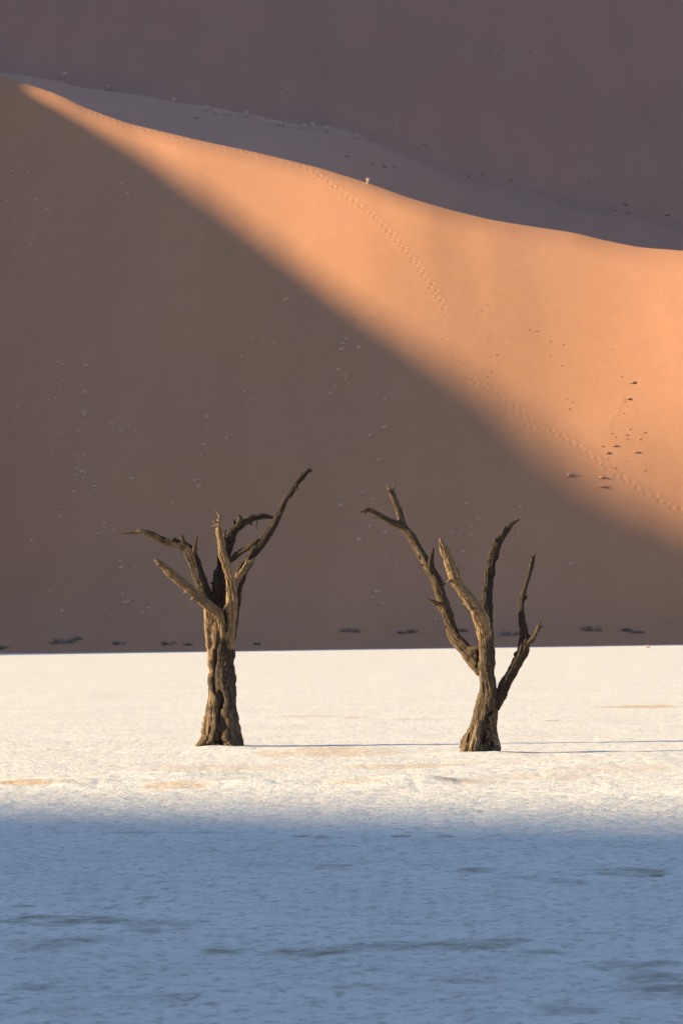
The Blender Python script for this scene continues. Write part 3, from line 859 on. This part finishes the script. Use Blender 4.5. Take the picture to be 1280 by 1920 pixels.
ZP = ZP + 0.007 * noise(XP * 9, YP * 9, seed=44) * np.clip(0.07 / res, 0, 1)
ZP = ZP - 0.006 * np.clip(1 - 3.2 * np.abs(noise(XP * 1.7, YP * 1.1, seed=45)), 0, 1) * np.clip(0.30 / res, 0, 1)
ZP = ZP * np.where(YP > 300, 0.3, 1)
sand = np.zeros_like(ZP); silt = np.zeros_like(ZP)
wobx = 0.5 * noise(XP * 0.8, YP * 0.8, seed=51) + 0.35 * noise(XP * 2.4, YP * 2.4, seed=52) + 0.2 * noise(XP * 6, YP * 6, seed=53)
def patch(arr, cx, cy, hw, hh, k):
    c = on_pan(cx, cy)
    rx = hw * c[1] / FPX
    ry = max(abs(on_pan(cx, cy - hh)[1] - on_pan(cx, cy + hh)[1]) / 2, 0.05)
    q = ((XP - c[0]) / rx) ** 2 + ((YP - c[1]) / ry) ** 2
    arr[:] = np.maximum(arr, k * sstep(1.15, 0.25, q + 1.0 * wobx))
for a in [(60, 1470, 110, 5, .8), (330, 1474, 60, 5, .6), (150, 1455, 60, 4, .5), (620, 1413, 120, 7, .55), (520, 1416, 60, 5, .5), (760, 1437, 110, 5, .55), (880, 1465, 60, 4, .55), (980, 1413, 40, 3, .7),
          (660, 1467, 60, 5, .4), (1200, 1325, 90, 2.2, .8), (590, 1343, 60, 2, .5), (780, 1348, 50, 2, .5), (660, 1346, 40, 2, .5), (1150, 1440, 120, 8, .25), (400, 1440, 180, 8, .3), (1000, 1428, 160, 6, .25), (180, 1303, 90, 1.5, .25), (450, 1464, 70, 5, .4), (1010, 1456, 120, 6, .3)]:
    patch(sand, *a)
for a in [(260, 1560, 60, 3, .8), (370, 1560, 80, 2.5, .6), (606, 1570, 18, 3, .9), (565, 1567, 20, 2.5, .5), (750, 1567, 24, 3, .8), (832, 1567, 20, 3, .85), (925, 1567, 16, 2.5, .8),
          (890, 1630, 50, 6, .75), (780, 1622, 70, 4, .45), (985, 1643, 40, 5, .6), (1060, 1652, 60, 8, .45), (1180, 1634, 90, 10, .5), (1230, 1639, 14, 3, .9),
          (110, 1728, 170, 9, .6), (300, 1735, 90, 14, .5), (45, 1697, 24, 3, .6), (420, 1783, 60, 8, .65), (590, 1781, 110, 12, .6), (720, 1772, 130, 12, .6), (880, 1772, 120, 12, .7), (1010, 1785, 90, 10, .5), (1170, 1810, 120, 16, .5), (1230, 1850, 110, 30, .5),
          (90, 1770, 120, 18, .4), (500, 1620, 60, 6, .3), (620, 1625, 60, 5, .4), (640, 1660, 40, 4, .35), (1040, 1352, 16, 1.3, .9), (330, 1870, 120, 12, .3), (700, 1850, 160, 12, .25), (60, 1850, 60, 8, .35),
          (580, 1401, 24, 1.5, .5), (640, 1401, 24, 1.5, .6), (1060, 1890, 80, 14, .35), (870, 1835, 70, 6, .3)]:
    patch(silt, *a)
def mound(cx, cy, rx, ry, h):
    c = on_pan(cx, cy)
    q = ((XP - c[0]) / rx) ** 2 + ((YP - c[1]) / ry) ** 2
    ZP[:] += h * np.exp(-q) * (1 + 0.5 * wobx)
mound(412, 1400, 0.6, 0.8, 0.035); mound(402, 1398, 0.16, 0.4, 0.03)
mound(898, 1414, 0.7, 1.0, 0.045)
mound(800, 1465, 0.45, 0.7, 0.07); mound(740, 1466, 0.6, 1.0, 0.05)
mound(350, 1456, 0.7, 0.9, 0.05); mound(230, 1458, 1.3, 0.9, 0.04); mound(260, 1470, 1.6, 0.8, 0.03); mound(120, 1466, 0.9, 0.8, 0.03)
mound(620, 1408, 1.6, 1.4, 0.05); mound(480, 1470, 0.8, 0.6, 0.05); mound(1180, 1425, 1.2, 1.5, 0.04)
pm = mesh_np('clay_pan', np.stack([XP, YP, ZP], -1).reshape(-1, 3), grid_faces(*XP.shape))
fattr(pm, 'sand', np.clip(sand * 1.25, 0, 1)); fattr(pm, 'silt', np.clip(silt * 1.5, 0, 1))
tag(link('clay_pan', pm, MAT_PAN), kind='structure')

# ------------------------------------------------------------------ small plants
def blades_mesh(name, n, h, spread, seed, lean=0.6, width=0.03, mat=None):
    rng = random.Random(seed)
    V, F = [], []
    for i in range(n):
        a = rng.uniform(0, 2 * math.pi); r0 = rng.uniform(0, spread * 0.35)
        bx, by = math.cos(a) * r0, math.sin(a) * r0
        hh = h * rng.uniform(0.45, 1.0); ln = lean * rng.uniform(0.1, 1.0) * hh
        b = rng.uniform(0, 2 * math.pi)
        tx, ty = bx + math.cos(a) * ln, by + math.sin(a) * ln
        mx, my = bx + (tx - bx) * 0.4, by + (ty - by) * 0.4
        wx, wy = math.cos(b) * width, math.sin(b) * width
        k = len(V)
        V += [(bx - wx, by - wy, -0.05), (bx + wx, by + wy, -0.05), (mx + wx * .7, my + wy * .7, hh * 0.6), (mx - wx * .7, my - wy * .7, hh * 0.6), (tx, ty, hh)]
        F += [(k, k + 1, k + 2), (k, k + 2, k + 3), (k + 3, k + 2, k + 4)]
    me = mesh_np(name, np.array(V), np.array(F), smooth=False)
    me.materials.append(mat)
    return me

def hummock_mesh(name, seed, w, h, mat):
    """a small lump of sand held by dry stalks: uneven low dome"""
    nr, nc = 6, 12
    V = [(0, 0, h)]
    for i in range(1, nr):
        f = i / (nr - 1)
        for j in range(nc):
            a = j / nc * 2 * math.pi
            rr = w * f * (1 + 0.28 * math.sin(3 * a + seed) + 0.18 * math.sin(5 * a + 2 * seed))
            zz = h * (math.cos(f * math.pi) * 0.5 + 0.5) * (1 + 0.25 * math.sin(2 * a + seed * 3) * f) - 0.06 * f
            V.append((rr * math.cos(a), rr * math.sin(a), zz))
    F = []
    for j in range(nc):
        F.append((0, 1 + j, 1 + (j + 1) % nc))
    for i in range(nr - 2):
        for j in range(nc):
            a0 = 1 + i * nc + j; a1 = 1 + i * nc + (j + 1) % nc
            F += [(a0, a0 + nc, a1 + nc), (a0, a1 + nc, a1)]
    me = mesh_np(name, np.array(V), np.array(F))
    me.materials.append(mat)
    return me

tuft_small = [blades_mesh('grass_clump', 60, 0.30, 0.6, 60 + i, lean=1.0, width=0.05, mat=MAT_CLUMP) for i in range(4)]
tuft_tall = [blades_mesh('grass_tuft', 90, 1.3, 0.6, 70 + i, lean=0.45, width=0.03, mat=MAT_DRY) for i in range(4)]
hum = [hummock_mesh('sand_hummock', i + 0.7, 0.30, 0.085, MAT_SAND) for i in range(3)]
dark_small = [blades_mesh('dark_tuft', 30, 0.28, 0.7, 90 + i, lean=1.5, width=0.05, mat=MAT_DARKTUFT) for i in range(3)]

def place(name, me, p, label, cat, group, sc=1.0, rz=None, sx=1.0):
    o = link(name, me)
    o.location = p
    o.rotation_euler = (0, 0, random.uniform(0, 6.28) if rz is None else rz)
    o.scale = (sc * sx, sc, sc)
    return tag(o, label, cat, group)

def zpts(ox, oy, k, pts):
    return [(ox + x / k, oy + y / k) for x, y in pts]
shade_pts = zpts(0, 560, 3.048, [(108,55),(398,82),(345,117),(320,237),(320,342),(334,366),(363,377),(376,427),(358,469),(350,519),(318,572),(280,582),(282,518),(438,549),(493,539),(106,624),(430,617),(480,650),(490,664),(465,711),(90,716),(95,762),(332,783),(340,829),(373,838),(450,763),(478,803),(463,853),(302,887),(447,903),(480,898),(520,920),(442,970),(430,987),(434,1010),(468,994),(486,1000),(482,1022),(540,1045),(541,1075),(540,1097),(426,1106),(334,1196),(568,1182),(585,1202),(748,1033),(640,718),(590,748),(775,752),(695,762),(494,385),(478,353),(1140,750),(1140,790),(1165,835),(1148,897),(1117,1043),(1137,1078),(1030,1033),(980,1170),(1180,680)])
shade_pts += zpts(400, 560, 3.048, [(410,7),(298,128),(316,163),(278,254),(348,256),(222,224),(200,275),(165,333),(758,230),(738,256),(732,294),(828,279),(714,409),(755,432),(757,444),(748,468),(770,488),(698,500),(665,542),(178,533),(206,587),(138,658),(82,778),(73,801),(620,745),(938,925),(920,811),(895,785),(848,1118),(730,1185),(975,737),(978,578)])
shade_pts += zpts(0, 940, 4.267, [(470,55),(475,130),(793,32),(838,175),(785,270),(875,275),(908,240),(262,315),(230,365),(960,485),(967,540),(1160,375),(405,720),(357,617),(490,645),(973,750),(1007,815),(860,867),(502,885),(875,920),(1190,860),(1130,890),(1088,540)])
shade_pts += zpts(540, 1000, 3.048, [(405,40),(223,83),(518,53),(545,130),(565,127),(520,220),(545,205),(622,170),(525,280),(503,340),(478,371),(535,408),(995,107),(1035,12),(1062,22),(300,477),(437,505),(100,535),(835,495)])
shade_pts += zpts(650, 890, 3.2, [(92,118),(148,150),(710,178),(1033,197),(783,272),(752,313),(745,362),(630,352),(690,463),(688,547),(75,393),(140,312),(222,352),(190,408),(1020,345),(1228,230)])
shade_pts += zpts(0, 100, 2.0, [(70,423),(48,445),(110,450),(30,555),(108,540),(138,550),(105,572),(25,597),(65,630),(133,696),(117,718),(55,760),(95,768),(458,490),(548,497),(480,525),(178,588),(165,633),(760,692),(757,737)])
shade_pts += [(1070, 1057), (1050, 1168), (1066, 891), (867, 951), (973, 949), (1068, 1060), (860, 1003)]
lit_pts = zpts(860, 560, 3.048, [(165,37),(130,70),(55,205),(160,222),(293,222),(400,178),(440,185),(440,215),(515,245),(590,262),(520,327),(582,383),(208,320),(610,572),(640,590),(625,630),(870,287),(790,463),(925,442),(995,478),(1015,517),(970,572),(945,588),(960,620),(940,655),(905,665),(965,725),(970,745),(870,770),(893,790),(958,778),(958,800),(1030,803),(1055,763),(820,843),(888,840),(850,880),(848,915),(1010,876),(833,953),(890,968),(952,930),(1055,980),(812,1020),(820,1072),(628,1012),(540,690),(160,443),(180,415)])
lit_pts += [(661, 599), (695, 595), (374, 266)]
BIG_LIT = {(995,478): 1.7, (970,572): 1.5, (812,1020): 1.5, (820,1072): 1.6, (1010,876): 1.3, (850,880): 1.3, (888,840): 1.3, (628,1012): 1.3}
for i, (px, py) in enumerate(shade_pts):
    p = hit_face(px, py)
    place('grass_clump', tuft_small[i % 4], p, 'tiny pale dry grass clump dotting the shaded dune face', 'grass clump', 'pale grass clumps on the shaded dune face', random.choice((.6, .7, .8, .9, 1.0, 1.15)))
big = {(round(860 + k[0] / 3.048, 2), round(560 + k[1] / 3.048, 2)): v for k, v in BIG_LIT.items()}
for i, (px, py) in enumerate(lit_pts):
    p = hit_face(px, py)
    sc = big.get((round(px, 2), round(py, 2)), random.uniform(0.35, 0.8))
    place('sand_hummock', hum[i % 3], p, 'little sand hummock on the sunlit dune face beside its short shadow', 'sand hummock', 'sand hummocks on the sunlit dune face', sc)

# grass tufts along the shoulder behind the crest
SHOULDER_TUFTS = [(122, 149, 1.0, 'pale dry grass tuft alone at the left end of the dune shoulder'),
    (203, 167, .7, 'low grass tuft second from the left along the dune shoulder'),
    (326, 193, .85, 'grass tuft third from the left along the dune shoulder'),
    (387, 210, 1.0, 'upright grass tuft heading the row on the dune shoulder'),
    (404, 215, .6, None), (414, 217, .6, None), (425, 218, .6, None), (437, 220, .75, None),
    (461, 222, 1.15, 'tallest thin grass tuft standing on the dune shoulder'),
    (500, 236, .7, None), (516, 238, .9, None), (524, 238, .8, None), (532, 239, .8, None),
    (570, 243, 1.0, 'slender grass tuft left of the pair on the dune shoulder'),
    (586, 241, .95, 'bushy grass tuft between two slender ones on the dune shoulder'),
    (612, 249, 1.0, 'slender grass tuft at the right end of the row on the shoulder'),
    (668, 262, 1.0, 'pale grass tuft below the shoulder with a dark patch beside it'),
    (676, 262, .6, None),
    (1110, 349, .7, 'lone pale tuft low on the far dune above the crest')]
for i, (px, py, sc, lb) in enumerate(SHOULDER_TUFTS):
    place('grass_tuft', tuft_tall[i % 4], hit_far(px, py), lb or 'small grass tuft in the close row on the dune shoulder', 'grass tuft', 'grass tufts along the dune shoulder', sc)
place('grass_tuft', tuft_tall[1], hit_face(690, 344.5), 'pale grass tuft rising right on the sunlit crest', 'grass tuft', 'grass tufts along the dune shoulder', 0.7)
for i, (px, py) in enumerate(zpts(0, 100, 2.0, [(1092,145),(1103,178),(1130,195),(1187,176),(1000,190),(1270,205),(1075,140),(950,125),(590,30),(910,50),(990,35)]) + zpts(640, 200, 2.0, [(212,27),(112,43),(185,75),(205,75),(230,50),(568,180),(1143,203),(1090,140),(1000,178),(1055,160),(955,230),(420,145)]) + [(452, 82), (640, 90), (930, 95), (960, 100), (978, 98), (1005, 102), (1195, 145)]):
    place('grass_clump', tuft_small[i % 4], hit_far(px, py), 'tiny pale speck of grass on the far shaded dune', 'grass clump', 'pale specks of grass on the far dune', random.uniform(0.5, 0.9))
for i, (px, py, sc) in enumerate([(955, 340, 1.5), (1172, 385, 1.4), (1250, 405, 1.4), (1151, 397, 1.1), (1177, 402, 1.1), (877, 331, 1.0), (690, 264, 1.2), (700, 308, 1.0), (720, 315, 1.4), (740, 315, 1.0), (650, 295, 1.1), (368, 223, 1.1), (205, 170, .9), (795, 275, 1.0), (905, 331, .9), (790, 308, .9)]):
    place('dark_tuft', dark_small[i % 3], hit_far(px, py), 'small dark tuft lying on the shaded slope behind the crest', 'tuft', 'dark tufts behind the crest', sc * 0.75, sx=1.6, rz=random.uniform(-.3, .3))

# low dark bushes along the foot of the dune: woody stems and many leaf-sized faces
def bush(px, py, w, h, label, seed):
    p = hit_face(px, py)
    rng = random.Random(seed)
    root = link('desert_bush', None)
    root.location = p
    tag(root, label, 'bush', 'dark bushes along the dune foot')
    V, F = [], []
    lobes = [(rng.uniform(-.75, .75) * w, rng.uniform(-.5, .5) * w * .6, rng.uniform(0.2, .55) * h, rng.uniform(.25, .5)) for _ in range(7)]
    for i in range(int(420 * w)):
        cx, cy, cz, r = rng.choice(lobes)
        a, b = rng.uniform(0, 6.28), rng.uniform(-1, 1)
        rr = r * w * rng.uniform(.3, 1) ** .5
        c = Vector((cx + rr * math.cos(a), cy + rr * math.sin(a) * .6, max(-.05, cz + b * h * .5 * rng.uniform(.3, 1))))
        e1 = Vector((rng.gauss(0, 1), rng.gauss(0, 1), rng.gauss(0, 1))).normalized() * rng.uniform(.05, .12)
        e2 = Vector((rng.gauss(0, 1), rng.gauss(0, 1), rng.gauss(0, 1))).normalized() * rng.uniform(.04, .09)
        k = len(V)
        V += [c - e1, c + e2, c + e1]; F.append((k, k + 1, k + 2))
    link('foliage', mesh_np('foliage', np.array([tuple(v) for v in V]), np.array(F), smooth=False), MAT_BUSH, root)
    V, F = [], []
    for i in range(14):
        cx, cy, cz, r = rng.choice(lobes)
        tip = Vector((cx, cy, cz + .3 * h)) ; b0 = Vector((cx * .3, cy * .3, -.1))
        sd = Vector((0.02, 0.02, 0))
        k = len(V); V += [b0 - sd, b0 + sd, tip + sd * .4, b0 + Vector((-.02, .02, 0)), tip - sd * .3]
        F += [(k, k + 1, k + 2), (k + 1, k + 3, k + 4), (k, k + 4, k + 3)]
    link('stems', mesh_np('stems', np.array([tuple(v) for v in V]), np.array(F), smooth=False), MAT_DARKTUFT, root)
BUSHES = [(126, 1206, 1.3, .75, 'widest dark bush at the dune foot, far left'), (146, 1200, .7, .45, 'small dark bush just right of the widest one at the dune foot'), (100, 1207, .6, .3, 'low dark bush just left of the widest one at the dune foot'),
    (4, 1217, .9, .35, 'dark bush at the dune foot cut by the left picture edge'), (224, 1208, .8, .35, 'flat dark bush between the widest bush and the left tree'), (315, 1209, .8, .4, 'flat dark bush left of the left tree trunk'),
    (352, 1210, .5, .25, 'tiny dark bush close to the left tree trunk'), (482, 1209, .5, .3, 'small dark bush right of the left tree trunk'),
    (656, 1185, 1.0, .5, 'dark bush on the slope midway between the two trees'), (755, 1188, .5, .3, 'smaller left bush of the pair left of the right tree'), (770, 1186, .7, .4, 'larger right bush of the pair left of the right tree'),
    (866, 1184, .6, .35, 'dark bush between the left limb and trunk of the right tree'), (955, 1191, 1.1, .55, 'dark bush seen between trunk and right branch of the right tree'),
    (1112, 1183, 1.4, .7, 'large dark bush right of the right tree'), (1178, 1183, .8, .4, 'upper bush of the pair near the right picture edge'), (1195, 1187, .8, .35, 'lower bush of the pair near the right picture edge')]
for i, b in enumerate(BUSHES):
    bush(*b, seed=300 + i)
# one pale stone-like tuft on the far rim of the pan
p = on_pan(1213, 1214.5)
place('grass_clump', tuft_small[0], (p[0], p[1], 0.0), 'pale clump alone on the far rim of the white pan at right', 'grass clump', None, 0.8)
